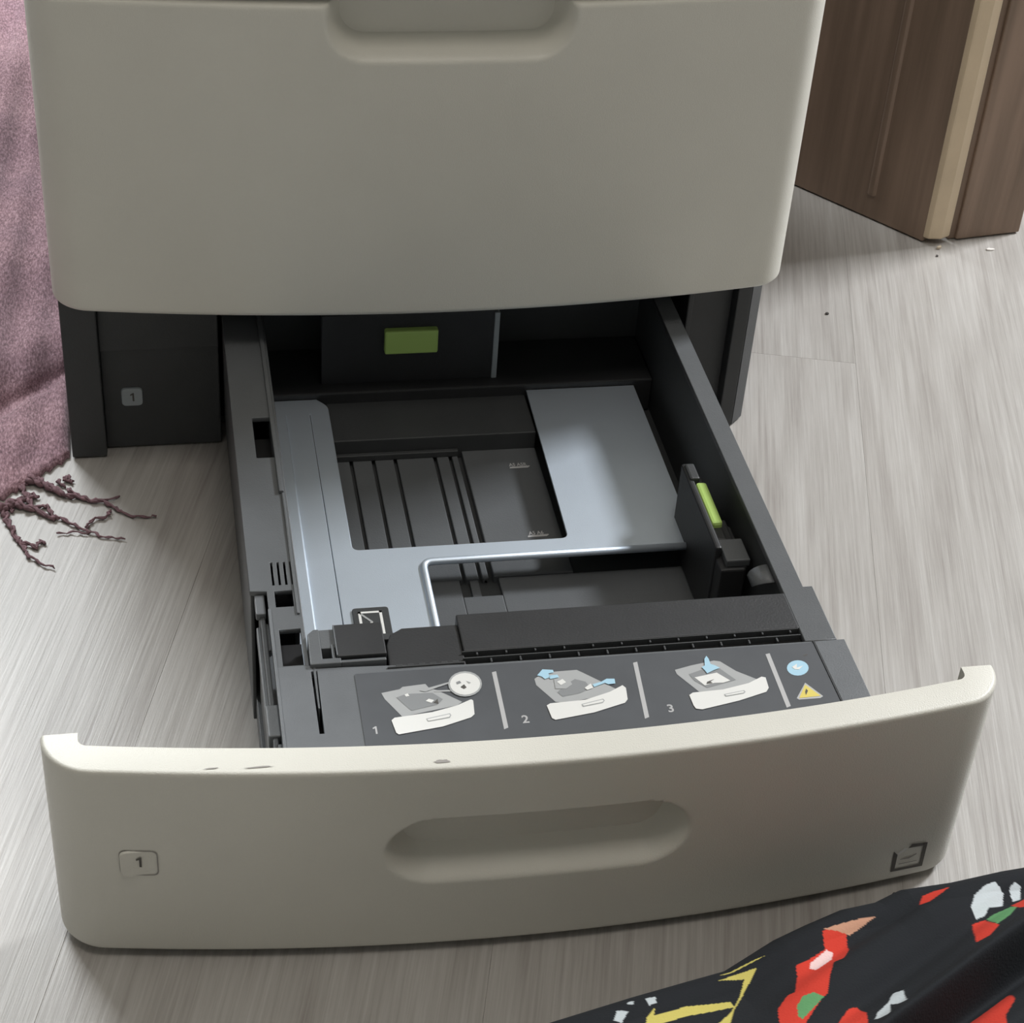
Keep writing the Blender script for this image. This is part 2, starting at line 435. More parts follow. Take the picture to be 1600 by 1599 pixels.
# latch block
bm = bmesh.new()
prism(bm, [(-.0950, -.2830), (-.0806, -.2830), (-.0806, -.2795), (-.0890, -.2795), (-.0890, -.2590), (-.0915, -.2590), (-.0945, -.2620)], T - .01, T + .0024)
obj('latch_block', bm, M['rail'], tray, bevel=.0005)
bm = bmesh.new()
box(bm, -.0892, -.0806, -.2720, -.2590, T - .01, T + .0018)
box(bm, -.0845, -.0830, -.2800, -.2700, T - .01, T + .0024); box(bm, -.0806, -.0600, -.2826, -.2808, T - .008, T + .0020)
obj('latch_bracket', bm, M['rail'], tray, bevel=.0004)
bm = bmesh.new(); box(bm, -.0892, -.0842, -.2798, -.2718, T - .012, T - .006); box(bm, -.0950, -.0600, -.2868, -.2826, T - .008, T - .0025)
obj('latch_opening', bm, M['hole'], tray)
bm = bmesh.new(); box(bm, -.0822, -.0595, -.2795, -.2575, T - .008, T + .0032)
obj('latch_pad', bm, M['black'], tray, bevel=.0006)
bm = bmesh.new(); box(bm, -.0825, -.0819, -.279, -.258, T, T + .0036); obj('pad_edge', bm, M['deck'], tray, bevel=.0002)

# tray bottom: grooved strips and the smooth scale panel
bm = bmesh.new()
xs = [-.0640, -.0505, -.0485, -.0375, -.0355, -.0247, -.0227, -.0012, .0008, .0078, .0098, .0132]
for a, b in zip(xs[::2], xs[1::2]): box(bm, a, b, -.150, -.0345, .029, .0335)
obj('floor_rib', bm, M['rail'], tray, bevel=.0005)
bm = bmesh.new(); box(bm, .0160, .0600, -.150, -.010, .029, .0345); obj('scale_panel', bm, M['rail'], tray, bevel=.0006)
bm = bmesh.new(); box(bm, -.0615, .0135, -.0375, -.0345, .0335, .0375); obj('cross_rib', bm, M['dark'], tray, bevel=.0005)
bm = bmesh.new()
box(bm, -.085, -.003, -.2575, -.150, .0295, .0335); box(bm, .0185, .1390, -.2575, -.150, .0295, .0335)
box(bm, -.003, .0185, -.2575, -.1645, .0295, .0335); box(bm, .0025, .0075, -.1645, -.139, .0295, .0325); box(bm, .0105, .0130, -.150, -.136, .0295, .0325)
obj('front_floor', bm, M['rail'], tray, bevel=.0006)
bm = bmesh.new(); box(bm, -.019, .120, -.2572, -.2480, .033, .060); box(bm, .034, .047, -.249, -.243, .033, .058); obj('stop_bar', bm, M['black'], tray, bevel=.0006)
for j, (px, py, s1) in enumerate(((811, 728, 'A5 A5R'), (840, 835, 'A5 A6'))):
    c = at(px, py, z=.0348); pr = Print()
    wd = .0120 / 2
    cc = Vector((c.x, c.y, .0348))
    pr.poly([cc + Vector((-wd, -.0022, 0)), cc + Vector((wd - .0012, -.0022, 0)), cc + Vector((wd + .0004, -.0007, 0)), cc + Vector((wd, -.0002, 0)), cc + Vector((-wd + .0006, -.0006, 0))], M['bar'])
    v, f = text_mesh(s1, .0032, lambda a, b: (cc.x + a - .0006, cc.y + .0012 + b * 1.3, .0348)); pr.add(v, f, M['bar'])
    pr.build('size_mark', tray)

# rear well, dark behind the plate
bm = bmesh.new(); box(bm, -.0960, .1390, .0048, .0545, .031, .0535); obj('rear_deck', bm, M['black'], tray, bevel=.001)
# lift plate
ZP = .050
out = arc_round([(-.0945, .004), (-.0945, -.238), (-.0238, -.238), (-.0238, -.1530), (.1270, -.1530), (.1270, .004), (.0608, .004), (.0580, -.1400), (-.0600, -.1400), (-.0600, -.003), (-.0660, .004)], [0, .002, .001, .005, .002, 0, 0, .0045, .0045, .004, 0])
gap = rect(-.0714, -.0704, -.225, -.01)
lp = slab('lift_plate', out, [gap], ZP - .0012, ZP, M['steel'], tray, .0003); lp['label'] = 'pale bluish metal paper lift plate'
bm = bmesh.new(); 
prism(bm, [(-.0945, -.238), (-.0850, -.238), (-.0850, -.012), (-.0945, -.012)], ZP - .001, ZP + .0022)
obj('plate_flange', bm, M['steel'], tray, bevel=.0008)
path = [Vector((-.0240, -.236, ZP))] + [Vector((p[0], p[1], ZP)) for p in arc_round([(-.0240, -.23), (-.0240, -.1530), (.1265, -.1530)], [0, .006, 0], 6)[1:-1]] + [Vector((.1265, -.1530, ZP))]
v, f = tube(path, .0021, 8); pydata('rolled_lip', v, f, M['steel'], tray, smooth='all')
# envelope emblem on the plate
bm = bmesh.new(); prism(bm, arc_round(rect(-.0655, -.0468, -.2250, -.1885), .002), ZP, ZP + .0012)
pad = obj('envelope_plate', bm, M['dark'], tray, bevel=.0003)
z = ZP + .0014; pr = Print()
def q(a, b, t, mat=None):
    a = Vector(a); b = Vector(b); n = Vector((-(b - a).y, (b - a).x)).normalized() * t / 2
    pr.poly([(a.x - n.x, a.y - n.y, z), (b.x - n.x, b.y - n.y, z), (b.x + n.x, b.y + n.y, z), (a.x + n.x, a.y + n.y, z)], mat or M['white'])
q((-.0620, -.2200), (-.0620, -.1918), .0014); q((-.0627, -.1925), (-.0505, -.1925), .0014); q((-.0512, -.1918), (-.0512, -.2200), .0014)
q((-.0616, -.1932), (-.0562, -.2002), .0011, M['pgrey']); q((-.0562, -.2000), (-.0605, -.2070), .0011)
pr.build('envelope_emblem', tray)

# length guide at the rear with its green squeeze tab
GY = .015
bm = bmesh.new(); box(bm, -.062, .0425, GY, GY + .004, .034, .1005); box(bm, -.020, .055, GY - .004, GY + .03, .034, .040)
a = at(815, 665, z=.036); box(bm, .030, .060, a.y - .004, GY, .0345, .0385)
gd = obj('length_guide', bm, M['black'], tray, bevel=.0008)
bm = bmesh.new(); box(bm, .0405, .0437, GY - .0012, GY + .003, .036, .0995); obj('guide_edge', bm, M['badge'], tray, bevel=.0005)
a = at(602, 512, y=GY - .004); b = at(684, 550, y=GY - .004)
bm = bmesh.new(); box(bm, a.x, b.x, GY - .0045, GY + .002, b.z - .0005, a.z - .0030)
gt = obj('guide_tab', bm, M['green'], tray, bevel=.0012); gt['label'] = 'rear lime green squeeze tab'
bm = bmesh.new(); 
for (px, py) in ((786, 657), (790, 670)):
    c = at(px, py, z=.040); box(bm, c.x - .006, c.x + .006, c.y - .0008, c.y + .0012, .036, .041)
obj('guide_foot', bm, M['rail'], tray, bevel=.0005)

# width guide on the right with the lime tab
bm = bmesh.new()
prism(bm, [(.1205, -.200), (.1240, -.200), (.1240, -.126), (.1205, -.126)], .034, .086)
box(bm, .1215, .1350, -.210, -.168, .050, .079); box(bm, .1215, .130, -.190, -.134, .052, .083)
wg = obj('width_guide', bm, M['black'], tray, bevel=.0012)
bm = bmesh.new(); box(bm, .1245, .1372, -.2080, -.1900, .079, .0835); obj('guide_block', bm, M['rail'], tray, bevel=.0008)
bm = bmesh.new(); box(bm, .1238, .1298, -.1800, -.1440, .074, .0865)
gt = obj('guide_tab', bm, M['green'], tray, bevel=.0016); gt['label'] = 'lime green squeeze tab on the right guide'
bm = bmesh.new(); box(bm, .1215, .1270, -.142, -.128, .070, .0875); obj('guide_arm', bm, M['dark'], tray, bevel=.0012)
bm = bmesh.new(); box(bm, .130, .1395, -.2, -.165, .060, .072); obj('guide_arm', bm, M['dark'], tray, bevel=.0012)
# small spring clip on the right rail
v = []; f = []
for k in range(7):
    t = k / 6 * math.pi / 2
    for y in (-.2395, -.2255):
        v.append((.1398 - .0105 * math.sin(t), y + .004 * (1-math.cos(t)) * (1 if y < -.23 else -.2), T - .0035 - .006 * (1 - math.cos(t))))
for k in range(6): f.append((2*k, 2*k+1, 2*k+3, 2*k+2))
cl = pydata('spring_clip', v, f, M['deck'], tray, smooth='all'); md = cl.modifiers.new('t', 'SOLIDIFY'); md.thickness = .0009

# ---- the bowed front of the tray
ZT = .1167
def grip(x, z):
    x0, x1, z0, z1 = -.0650, .0600, .0530, .0853
    zc, r = (z0 + z1) / 2, (z1 - z0) / 2
    dx = max(x0 + r - x, x - (x1 - r), 0); dz = z - zc
    d = r - math.hypot(dx, dz)                                    # >0 inside the pill
    up = dz / (math.hypot(dx, dz) + 1e-6)
    wid = .0030 + .0120 * smooth01((1 - up) / 1.3)                # crisp upper edge, soft lower edge
    return .0190 * smooth01((d + wid * .5) / wid)
fp = shell_front('front_panel', .0048, ZT, -D, tray, M['shell'], grip, rim=.0155, nz=110, n=360, r_bot=.0022)
fp['label'] = 'light grey bowed tray front with recessed grip'
bm = bmesh.new(); box(bm, .1865, .1915, -D + .0085, -D + .014, .095, .110); box(bm, .150, .19, -D + .004, -D + .0095, .09, .104); obj('dark_clip', bm, M['black'], tray, bevel=.001)
def yface(x): return -D - BOW * (1 - (2 * x / W) ** 2)
# badge with 1
bx0 = at(217, 1349, y=yface(-.174)).x; bz = at(217, 1349, y=yface(-.174)).z
bd = badge('number_badge', bx0, bz, .0160, .0150, yface(bx0) + .0003, tray, M['shell'])
bd.rotation_euler = (0, 0, 0)
pts = arc_round([(-.0082, -.0077), (.0082, -.0077), (.0082, .0077), (-.0082, .0077)], .003)
slope = lambda x: 8 * BOW * x / W ** 2
pr = Print(); n = len(pts)
for i in range(n):
    p, p2 = pts[i], pts[(i+1) % n]; k = .93
    F = lambda u, v_: (bx0 + u, yface(bx0 + u) - .0003, bz + v_)
    pr.poly([F(*p), F(*p2), F(p2[0]*k, p2[1]*k), F(p[0]*k, p[1]*k)], M['scuff'])
v, f = text_mesh('1', .0085, lambda a, b: (bx0 + a, yface(bx0 + a) - .0011, bz + .0012 + b)); pr.add(v, f, M['ink'])
pr.build('badge_print', tray)
# paper emblem, lower right
pr = Print()
Y_ = yface(.172)
def pe(px, py):
    p = at(px, py, y=Y_); p = at(px, py, y=yface(p.x) - .0003); return p
def zz(x, y): return pe(1370 + x / 16, 1290 + y / 16)
for poly in (((335,1170),(430,660),(520,740),(440,1100)), ((335,1170),(1130,1010),(1080,960),(425,1095)), ((1130,1010),(1275,420),(1170,490),(1060,960)), ((1275,420),(890,465),(790,570),(1190,500))):
    pr.poly([zz(*p) for p in poly], M['ink'])
for poly in (((510,720),(700,570),(780,580),(560,740)),): pr.poly([zz(*p) for p in poly], M['white'])
for poly in (((570,850),(800,790),(1000,690),(990,720),(800,830),(590,860)), ((540,960),(1000,870),(1000,885),(540,980))):
    pr.poly([zz(*p) for p in poly], M['scuff'])
pr.build('paper_emblem', tray)
# scuffs on the white rim
for (px, py, a, b) in ((690, 1190, .0042, .0013), (405, 1199, .0070, .0005), (330, 1201, .0040, .0004)):
    c = at(px, py, z=ZT + .0002); pts = []
    for k in range(14):
        t = 2 * math.pi * k / 14; rr = random.uniform(.6, 1.1); pts.append((c.x + a * math.cos(t) * rr, c.y + b * math.sin(t) * rr, ZT + .00025))
    pydata('scuff_mark', pts, [list(range(14))], M['scuff'], tray)

# ---- instruction label on the deck
ZL = T + .0006
lab = slab('instruction_label', arc_round([(-.0755, -.2895), (-.0755, -.3455), (.1435, -.3455), (.1425, -.2900)], .001), [], T, ZL, M['sheet'], tray, .0001)
lab['label'] = 'dark grey instruction label with three white tray drawings'
bm = bmesh.new(); prism(bm, [(.1427, -.2890), (.1436, -.2890), (.1446, -.3455), (.1437, -.3455)], T - .001, T + .0009); obj('label_edge', bm, M['black'], tray)
pr = Print()
def P5(x, y, l=1): return at(560 + x / 3.636, 1020 + y / 3.636, z=ZL + .00012 * l)      # crop of pictures 1 and 2
def P6(x, y, l=1): return at(980 + x / 4, 1000 + y / 4, z=ZL + .00012 * l)
def A(pts, mat, l=1, P=P5): pr.poly([P(x, y, l) for x, y in pts], mat)
def ell(cx, cy, a, b, mat, l, P=P5, n=20): A([(cx + a * math.cos(2*math.pi*k/n), cy + b * math.sin(2*math.pi*k/n)) for k in range(n)], mat, l, P)
def bar(x0, y0, x1, y1, wd, P):
    A([(x0 - wd, y0), (x0 + wd, y0 - 6), (x1 + wd, y1 - 6), (x1 - wd, y1 + 4)], M['bar'], 1, P)
# picture 1
A([(130,230),(235,208),(250,195),(380,178),(400,200),(450,215),(590,280),(560,300),(250,365),(150,265)], M['pgrey'], 1)
A([(215,255),(270,235),(420,228),(480,265),(450,295),(300,330)], M['pmid'], 2)
A([(345,215),(520,165),(525,172),(380,222)], M['pgrey'], 3); A([(430,215),(560,210),(560,220),(430,224)], M['pgrey'], 2)
A([(382,275),(400,262),(430,270),(415,285)], M['white'], 3); A([(262,238),(280,232),(290,246),(270,250)], M['white'], 3); A([(425,285),(450,262),(455,290)], M['ink'], 3)
A([(188,385),(205,370),(420,338),(560,300),(640,265),(652,272),(660,350),(640,368),(480,420),(230,465),(215,455)], M['white'], 3)
A([(385,375),(520,345),(528,355),(520,370),(395,392)], M['pgrey'], 4); A([(390,378),(516,350),(522,356),(515,366),(398,388)], M['white'], 5)
ell(606, 178, 96, 72, M['pgrey'], 4); ell(606, 178, 86, 62, M['white'], 5)
A([(555,168),(575,160),(585,172),(560,180)], M['pmid'], 6); A([(580,195),(600,180),(615,198),(600,206)], M['ink'], 6); A([(610,160),(640,170),(630,176)], M['pgrey'], 6)
bar(770, 112, 840, 432, 12, P5)
# picture 2
A([(1000,150),(1040,120),(1120,108),(1240,98),(1270,112),(1380,165),(1460,205),(1420,240),(1180,285),(1120,280),(1010,185)], M['pgrey'], 1)
A([(1180,180),(1230,150),(1290,165),(1320,200),(1260,230),(1160,250),(1130,225)], M['pmid'], 2)
A([(1110,150),(1190,140),(1215,180),(1180,205),(1120,205)], M['pgrey'], 3); A([(1128,165),(1160,150),(1180,168),(1150,185)], M['white'], 4)
A([(1015,130),(1045,95),(1105,98),(1110,112),(1080,118),(1090,140),(1060,150),(1040,135)], M['blue'], 4)
A([(1080,130),(1130,125),(1140,140),(1090,150)], M['blue'], 4)
A([(1330,180),(1380,165),(1410,148),(1455,148),(1460,175),(1420,180),(1400,172),(1340,195)], M['blue'], 4)
A([(1285,200),(1320,175),(1335,200),(1300,212)], M['white'], 4)
A([(1070,300),(1090,288),(1290,268),(1430,222),(1500,185),(1520,200),(1530,265),(1515,285),(1340,340),(1120,382),(1100,372)], M['white'], 3)
A([(1268,292),(1390,262),(1400,272),(1390,285),(1275,308)], M['pgrey'], 4); A([(1273,295),(1386,267),(1394,273),(1386,281),(1280,303)], M['white'], 5)
bar(1572, 58, 1640, 372, 12, P5)
# picture 3
A([(298,188),(400,160),(540,130),(580,135),(680,195),(820,250),(780,285),(560,320),(450,325),(310,215)], M['pgrey'], 1, P6)
A([(385,215),(470,185),(580,180),(680,250),(500,300),(420,255)], M['pmid'], 2, P6)
A([(420,235),(560,205),(645,255),(600,268),(545,270),(485,285)], M['white'], 3, P6)
A([(500,262),(545,245),(520,262),(535,270),(495,276)], M['ink'], 4, P6)
A([(495,100),(510,120),(520,150),(550,160),(580,175),(540,190),(500,210),(485,190),(465,170),(485,160),(482,120)], M['blue'], 5, P6)
A([(388,345),(410,330),(600,310),(760,270),(840,230),(865,235),(885,300),(870,325),(700,380),(470,435),(430,430),(415,410)], M['white'], 3, P6)
A([(605,340),(730,315),(740,325),(730,335),(615,355)], M['pgrey'], 4, P6); A([(612,343),(725,320),(732,325),(725,331),(620,350)], M['white'], 5, P6)
bar(877, 90, 1010, 420, 13, P6)
# round blue mark and warning triangle
ell(1066, 176, 68, 48, M['blue'], 1, P6); A([(1030,170),(1060,150),(1060,175),(1100,160),(1075,185),(1050,185)], M['white'], 2, P6)
A([(1112,268),(1225,352),(1208,364),(1075,374),(1060,365)], M['bar'], 1, P6); A([(1112,280),(1210,350),(1075,364)], M['yellow'], 2, P6)
A([(1118,305),(1130,318),(1118,345),(1112,325)], M['ink'], 3, P6)
A([(1098,98),(1125,88),(1128,96),(1105,104)], M['ink'], 1, P6)
for s1, px, py in (('1', 586, 1142), ('2', 821, 1125), ('3', 1048, 1108)):
    c = at(px, py, z=ZL); v, f = text_mesh(s1, .0066, lambda a, b: (c.x + a, c.y + b * 1.05, ZL + .00015)); pr.add(v, f, M['bar'])
pr.build('tray_drawings', tray)

# ------------------------------------------------------------------ cabinet on the right
M['wood'] = material('brown_wood_veneer', (.165, .105, .075, 1), .55, bump=.3, bscale=250)
M['edge'] = material('tan_edge_strip', (.70, .56, .39, 1), .5, var=.06, vscale=25, bump=.4, bscale=300)
def wood_grain(m, c0, c1):
    nt = m.node_tree; b = nt.nodes['Principled BSDF']; tc = nt.nodes.new('ShaderNodeTexCoord'); mp = nt.nodes.new('ShaderNodeMapping')
    mp.inputs['Scale'].default_value = (1, 1, .06); n = nt.nodes.new('ShaderNodeTexNoise'); n.inputs['Scale'].default_value = 70; n.inputs['Detail'].default_value = 6
    r = nt.nodes.new('ShaderNodeValToRGB'); r.color_ramp.elements[0].position = .35; r.color_ramp.elements[1].position = .7
    r.color_ramp.elements[0].color = c0; r.color_ramp.elements[1].color = c1
    nt.links.new(tc.outputs['Object'], mp.inputs[0]); nt.links.new(mp.outputs[0], n.inputs['Vector']); nt.links.new(n.outputs['Fac'], r.inputs[0]); nt.links.new(r.outputs[0], b.inputs['Base Color'])
wood_grain(M['wood'], (.20, .14, .10, 1), (.33, .23, .17, 1))
cab = thing('cabinet', 'dark brown wooden cabinet standing behind the printer on the right, with a tan edge strip', 'cabinet', (.4233, .248, 0))
base = Vector((.4233, .248, 0))
A0 = Vector((.4141, .246)); A1 = Vector((.4328, .2496)); B1 = Vector((.4931, .2587))
dl = Vector((.3428 - .4141, .339 - .246)).normalized(); nl = Vector((-dl.y, dl.x)) * -1
H = .75
def L2(p): return (p[0] - base.x, p[1] - base.y)
th = .0165
bm = bmesh.new()
p0 = A0; p1 = A0 + dl * .42
nr = Vector((dl.y, -dl.x));  nr = nr if nr.x > 0 else -nr
prism(bm, [L2(p0 + dl * .004), L2(p1), L2(p1 + nr * th), L2(p0 + dl * .004 + nr * th)], .001, H)
obj('side_panel', bm, M['wood'], cab, bevel=.001)
bm = bmesh.new()                                                   # raised moulding running up the panel
for (s, wdt, hh) in ((.050, .008, .0022), (.168, .007, .002)):
    a = p0 + dl * s; prism(bm, [L2(a), L2(a + dl * wdt), L2(a + dl * (wdt - .002) - nr * hh), L2(a + dl * .002 - nr * hh)], .02, H)
obj('moulding', bm, M['wood'], cab, bevel=.0009)
bm = bmesh.new()
prism(bm, [L2(A0), L2(A0 + dl * .0055), L2(A0 + dl * .0055 + nr * th), L2(A1 + dl*.0035), L2(A1), L2((A0 + A1) / 2 + Vector((0.0006, -.0026)))], .0045, H)
es = obj('edge_strip', bm, M['edge'], cab, bevel=.0014); es['label'] = 'pale tan edge strip'
bm = bmesh.new()
dr = (B1 - A1).normalized(); nb = Vector((-dr.y, dr.x))
prism(bm, [L2(A1 + dr * .0005 + nb * .003), L2(A1 + dr * .0065 + nb * .003), L2(A1 + dr * .0065 + nb * .02), L2(A1 + nb * .02)], .001, H)
obj('shadow_gap', bm, M['wood'], cab)
bm = bmesh.new()
prism(bm, [L2(A1 + dr * .006), L2(B1), L2(B1 + nb * .30 + dr * .004), L2(A1 + dr * .012 + nb * .30)], .001, H)
obj('front_board', bm, M['wood'], cab, bevel=.0012)
# chips and specks on the floor
M['chip'] = material('pale_wood_chip', (.62, .52, .40, 1), .7, var=.1, vscale=200)
M['speck'] = material('dark_speck', (.07, .06, .055, 1), .8)
M['flake'] = material('white_flake', (.78, .74, .70, 1), .7)
def chip(name, px, py, a, b, h, mat, label, seed, rot=0):
    rnd = random.Random(seed); c = at(px, py, z=0); bm = bmesh.new(); n = 7
    pts = [(a * math.cos(2*math.pi*k/n) * rnd.uniform(.7, 1.1), b * math.sin(2*math.pi*k/n) * rnd.uniform(.7, 1.1)) for k in range(n)]
    prism(bm, pts, 0.0001, h); o = obj(name, bm, mat, bevel=h * .3); o.location = (c.x, c.y, 0); o.rotation_euler = (0, 0, rot)
    return tag(o, label, 'debris')
chip('wood_chip', 1467, 389, .0030, .0014, .0022, M['chip'], 'splintered pale chip on the floor at the foot of the tan edge strip', 1, .5)
chip('plaster_flake', 1547, 391, .0036, .0018, .0012, M['flake'], 'small white flake on the floor in front of the brown cabinet board', 2)
chip('crumb', 1292, 491, .0016, .0016, .0012, M['speck'], 'dark crumb alone on the floor right of the printer', 3)
chip('crumb', 1399, 1402, .0016, .0028, .0012, M['speck'], 'dark crumb on the floor between tray front and patterned cloth', 4)
chip('crumb', 1464, 401, .0010, .0014, .0010, M['speck'], 'tiny dark crumb just in front of the splintered pale chip', 5)

# ------------------------------------------------------------------ mauve blanket with a fringe, left
def blanket_material():
    m = bpy.data.materials.new('mauve_knit'); m.use_nodes = True; nt = m.node_tree; b = nt.nodes['Principled BSDF']; L = nt.links.new
    tc = nt.nodes.new('ShaderNodeTexCoord')
    mp = nt.nodes.new('ShaderNodeMapping'); mp.inputs['Scale'].default_value = (1, .32, 1)
    n = nt.nodes.new('ShaderNodeTexNoise'); n.inputs['Scale'].default_value = 900; n.inputs['Detail'].default_value = 4; n.inputs['Roughness'].default_value = .7
    L(tc.outputs['Object'], mp.inputs[0]); L(mp.outputs[0], n.inputs['Vector'])
    n2 = nt.nodes.new('ShaderNodeTexNoise'); n2.inputs['Scale'].default_value = 22; n2.inputs['Detail'].default_value = 3; L(tc.outputs['Object'], n2.inputs['Vector'])
    r = nt.nodes.new('ShaderNodeValToRGB'); e = r.color_ramp.elements
    e[0].position = .36; e[0].color = (.16, .085, .10, 1); e[1].position = .68; e[1].color = (.62, .42, .46, 1); k = e.new(.5); k.color = (.33, .19, .22, 1)
    mx = nt.nodes.new('ShaderNodeMix'); mx.data_type = 'RGBA'; mx.blend_type = 'MULTIPLY'; mx.inputs['Factor'].default_value = .6
    r2 = nt.nodes.new('ShaderNodeValToRGB'); r2.color_ramp.elements[0].position = .35; r2.color_ramp.elements[0].color = (.62, .55, .62, 1); r2.color_ramp.elements[1].position = .65; r2.color_ramp.elements[1].color = (1, .95, .95, 1)
    L(n2.outputs[0], r2.inputs[0]); L(n.outputs[0], r.inputs[0]); L(r.outputs[0], mx.inputs['A']); L(r2.outputs[0], mx.inputs['B']); L(mx.outputs['Result'], b.inputs['Base Color'])
    b.inputs['Roughness'].default_value = .85; b.inputs['Sheen Weight'].default_value = .3
    bp = nt.nodes.new('ShaderNodeBump'); bp.inputs['Strength'].default_value = .6; bp.inputs['Distance'].default_value = .0008; L(n.outputs[0], bp.inputs['Height']); L(bp.outputs[0], b.inputs['Normal'])
    return m
M['knit'] = blanket_material()
M['yarn'] = material('dark_mauve_yarn', (.20, .115, .13, 1), .9, var=.3, vscale=300, bump=.8, bscale=900)
bl = thing('blanket', 'mauve knitted blanket with a ragged fringe lying along the left side of the printer', 'blanket', (-.25, .02, 0))
bo = Vector((-.25, .02, 0))
c0 = Vector((-.2122, .0265)); e1 = Vector((-.0400, -.0405)).normalized()
nu, nv = 90, 220
top = []; 
def bz_(u, v):
    h = .0045 + .012 * smooth01((v - .085) / .05) + .012 * smooth01((u - .03) / .12) * smooth01(v / .05)
    h += .003 * math.sin(v * 26 + u * 12) * smooth01(v / .06) + .0012 * math.sin(v * 61 - u * 33 + 1) * smooth01(v / .05) + .0016 * math.sin(u * 170 + v * 18)*smooth01(v/.03)
    h += .015 * smooth01((v - .45) / .3)
    h -= .005 * math.exp(-((v - .092) / .007) ** 2)
    k = min(u, v); return max(.0016, h * smooth01(k / .006 * .5 + .5))
for j in range(nv + 1):
    v_ = .80 * (j / nv) ** 1.15
    for i in range(nu + 1):
        u = .30 * i / nu
        jag = .0022 * math.sin(i * 2.3) * math.exp(-v_ / .01) + .0016 * math.sin(j * 1.9) * math.exp(-u / .006)
        p = c0 + e1 * u + Vector((-.004, 1)) * (v_ + jag)
        if p.x > -.2118: p.x = -.2118
        top.append(Vector((p.x, p.y, bz_(u, v_))) - bo)
m_ = nu + 1; f = []
for j in range(nv):
    for i in range(nu): f.append((j*m_+i, j*m_+i+1, (j+1)*m_+i+1, (j+1)*m_+i))
k0 = len(top); v = list(top)
ring = [i for i in range(m_)] + [j*m_+nu for j in range(1, nv+1)] + [nv*m_+i for i in range(nu-1, -1, -1)] + [j*m_ for j in range(nv-1, 0, -1)]
for i in ring: v.append(Vector((top[i].x, top[i].y, .0003)))
n = len(ring)
for a in range(n): f.append((ring[a], k0 + a, k0 + (a+1) % n, ring[(a+1) % n]))
pydata('woven_cloth', v, f, M['knit'], bl, smooth='all')
def strand(pts, r0, r1, amp=.0008, seed=0):
    rnd = random.Random(seed); P = [at(x / 3.475, 700 + y / 3.475, z=.0014) for x, y in pts]
    path = []
    for a, b in zip(P[:-1], P[1:]):
        k = max(3, int((b - a).length / .0018))
        for t in range(k): 
            q_ = a.lerp(b, t / k); path.append(q_ + Vector((rnd.uniform(-amp, amp), rnd.uniform(-amp, amp), rnd.uniform(-.0003, .0006))))
    path.append(P[-1]); n = len(path)
    rr = [(r0 + (r1 - r0) * i / n) * (1 + .22 * math.sin(i * 1.9)) for i in range(n)]
    path = [Vector((p.x, p.y, max(p.z, rr[i] + .0003))) - bo for i, p in enumerate(path)]
    v = []; f = []                                                   # two plies twisted round each other
    for ply in (0, math.pi):
        pp = []
        for i, p in enumerate(path):
            d = (path[min(i+1, n-1)] - path[max(i-1, 0)]).normalized(); a = Vector((-d.y, d.x, 0))
            t = i * .8 + ply; q_ = p + (a * math.cos(t) + Vector((0, 0, .6)) * math.sin(t)) * rr[i] * .55
            q_.z = max(q_.z, rr[i] * .62 + .0001); pp.append(q_)
        a_, b_ = tube(pp, [r_ * .6 for r_ in rr], 6)
        f += [tuple(k + len(v) for k in g) for g in b_]; v += a_
    return v, f
strands = [
 ([(140,165),(220,195),(300,230),(350,262),(430,272),(500,288),(560,295),(640,340),(720,372),(850,372)], .0024, .0005),
 ([(120,215),(150,270),(190,335),(230,320),(265,325),(290,375),(330,385),(400,420),(470,450),(560,480),(680,495)], .0018, .0006),
 ([(10,330),(50,420),(80,480),(110,520),(160,525),(200,545),(222,500),(245,522)], .0022, .0008),
 ([(100,505),(130,545),(160,590),(220,630),(295,655)], .0014, .0005),
 ([(185,0),(165,80),(140,150),(125,215)], .0012, .0016),  # dark crease of the blanket, its shade laid as a yarn strand
 ([(465,440),(500,390),(560,378),(585,365),(600,340)], .0010, .0010),
 ([(370,225),(430,265),(500,292),(580,285),(650,262)], .0013, .0006),
 ([(310,462),(400,458),(490,462)], .0006, .0006),
 ([(40,320),(90,310),(150,330),(200,340),(240,370),(300,390)], .0026, .0012),
 ([(150,180),(200,190),(260,215),(340,255)], .0028, .0020),
 ([(15,350),(60,300),(120,290),(180,270)], .0030, .0016),
]
for s, (pts, r0, r1) in enumerate(strands):
    v, f = strand(pts, r0, r1, seed=s); pydata('fringe_and_crease', v, f, M['yarn'], bl, smooth='all')
for s in range(9):                                                   # short frayed ends along the hem
    t = random.uniform(0, 1); x = 20 + 370 * t; y = 335 - 190 * t
    v, f = strand([(x, y), (x + random.uniform(5, 30), y + random.uniform(10, 25)), (x + random.uniform(20, 60), y + random.uniform(5, 55))], .0016, .0006, seed=40 + s)
    pydata('fringe_and_crease', v, f, M['yarn'], bl, smooth='all')

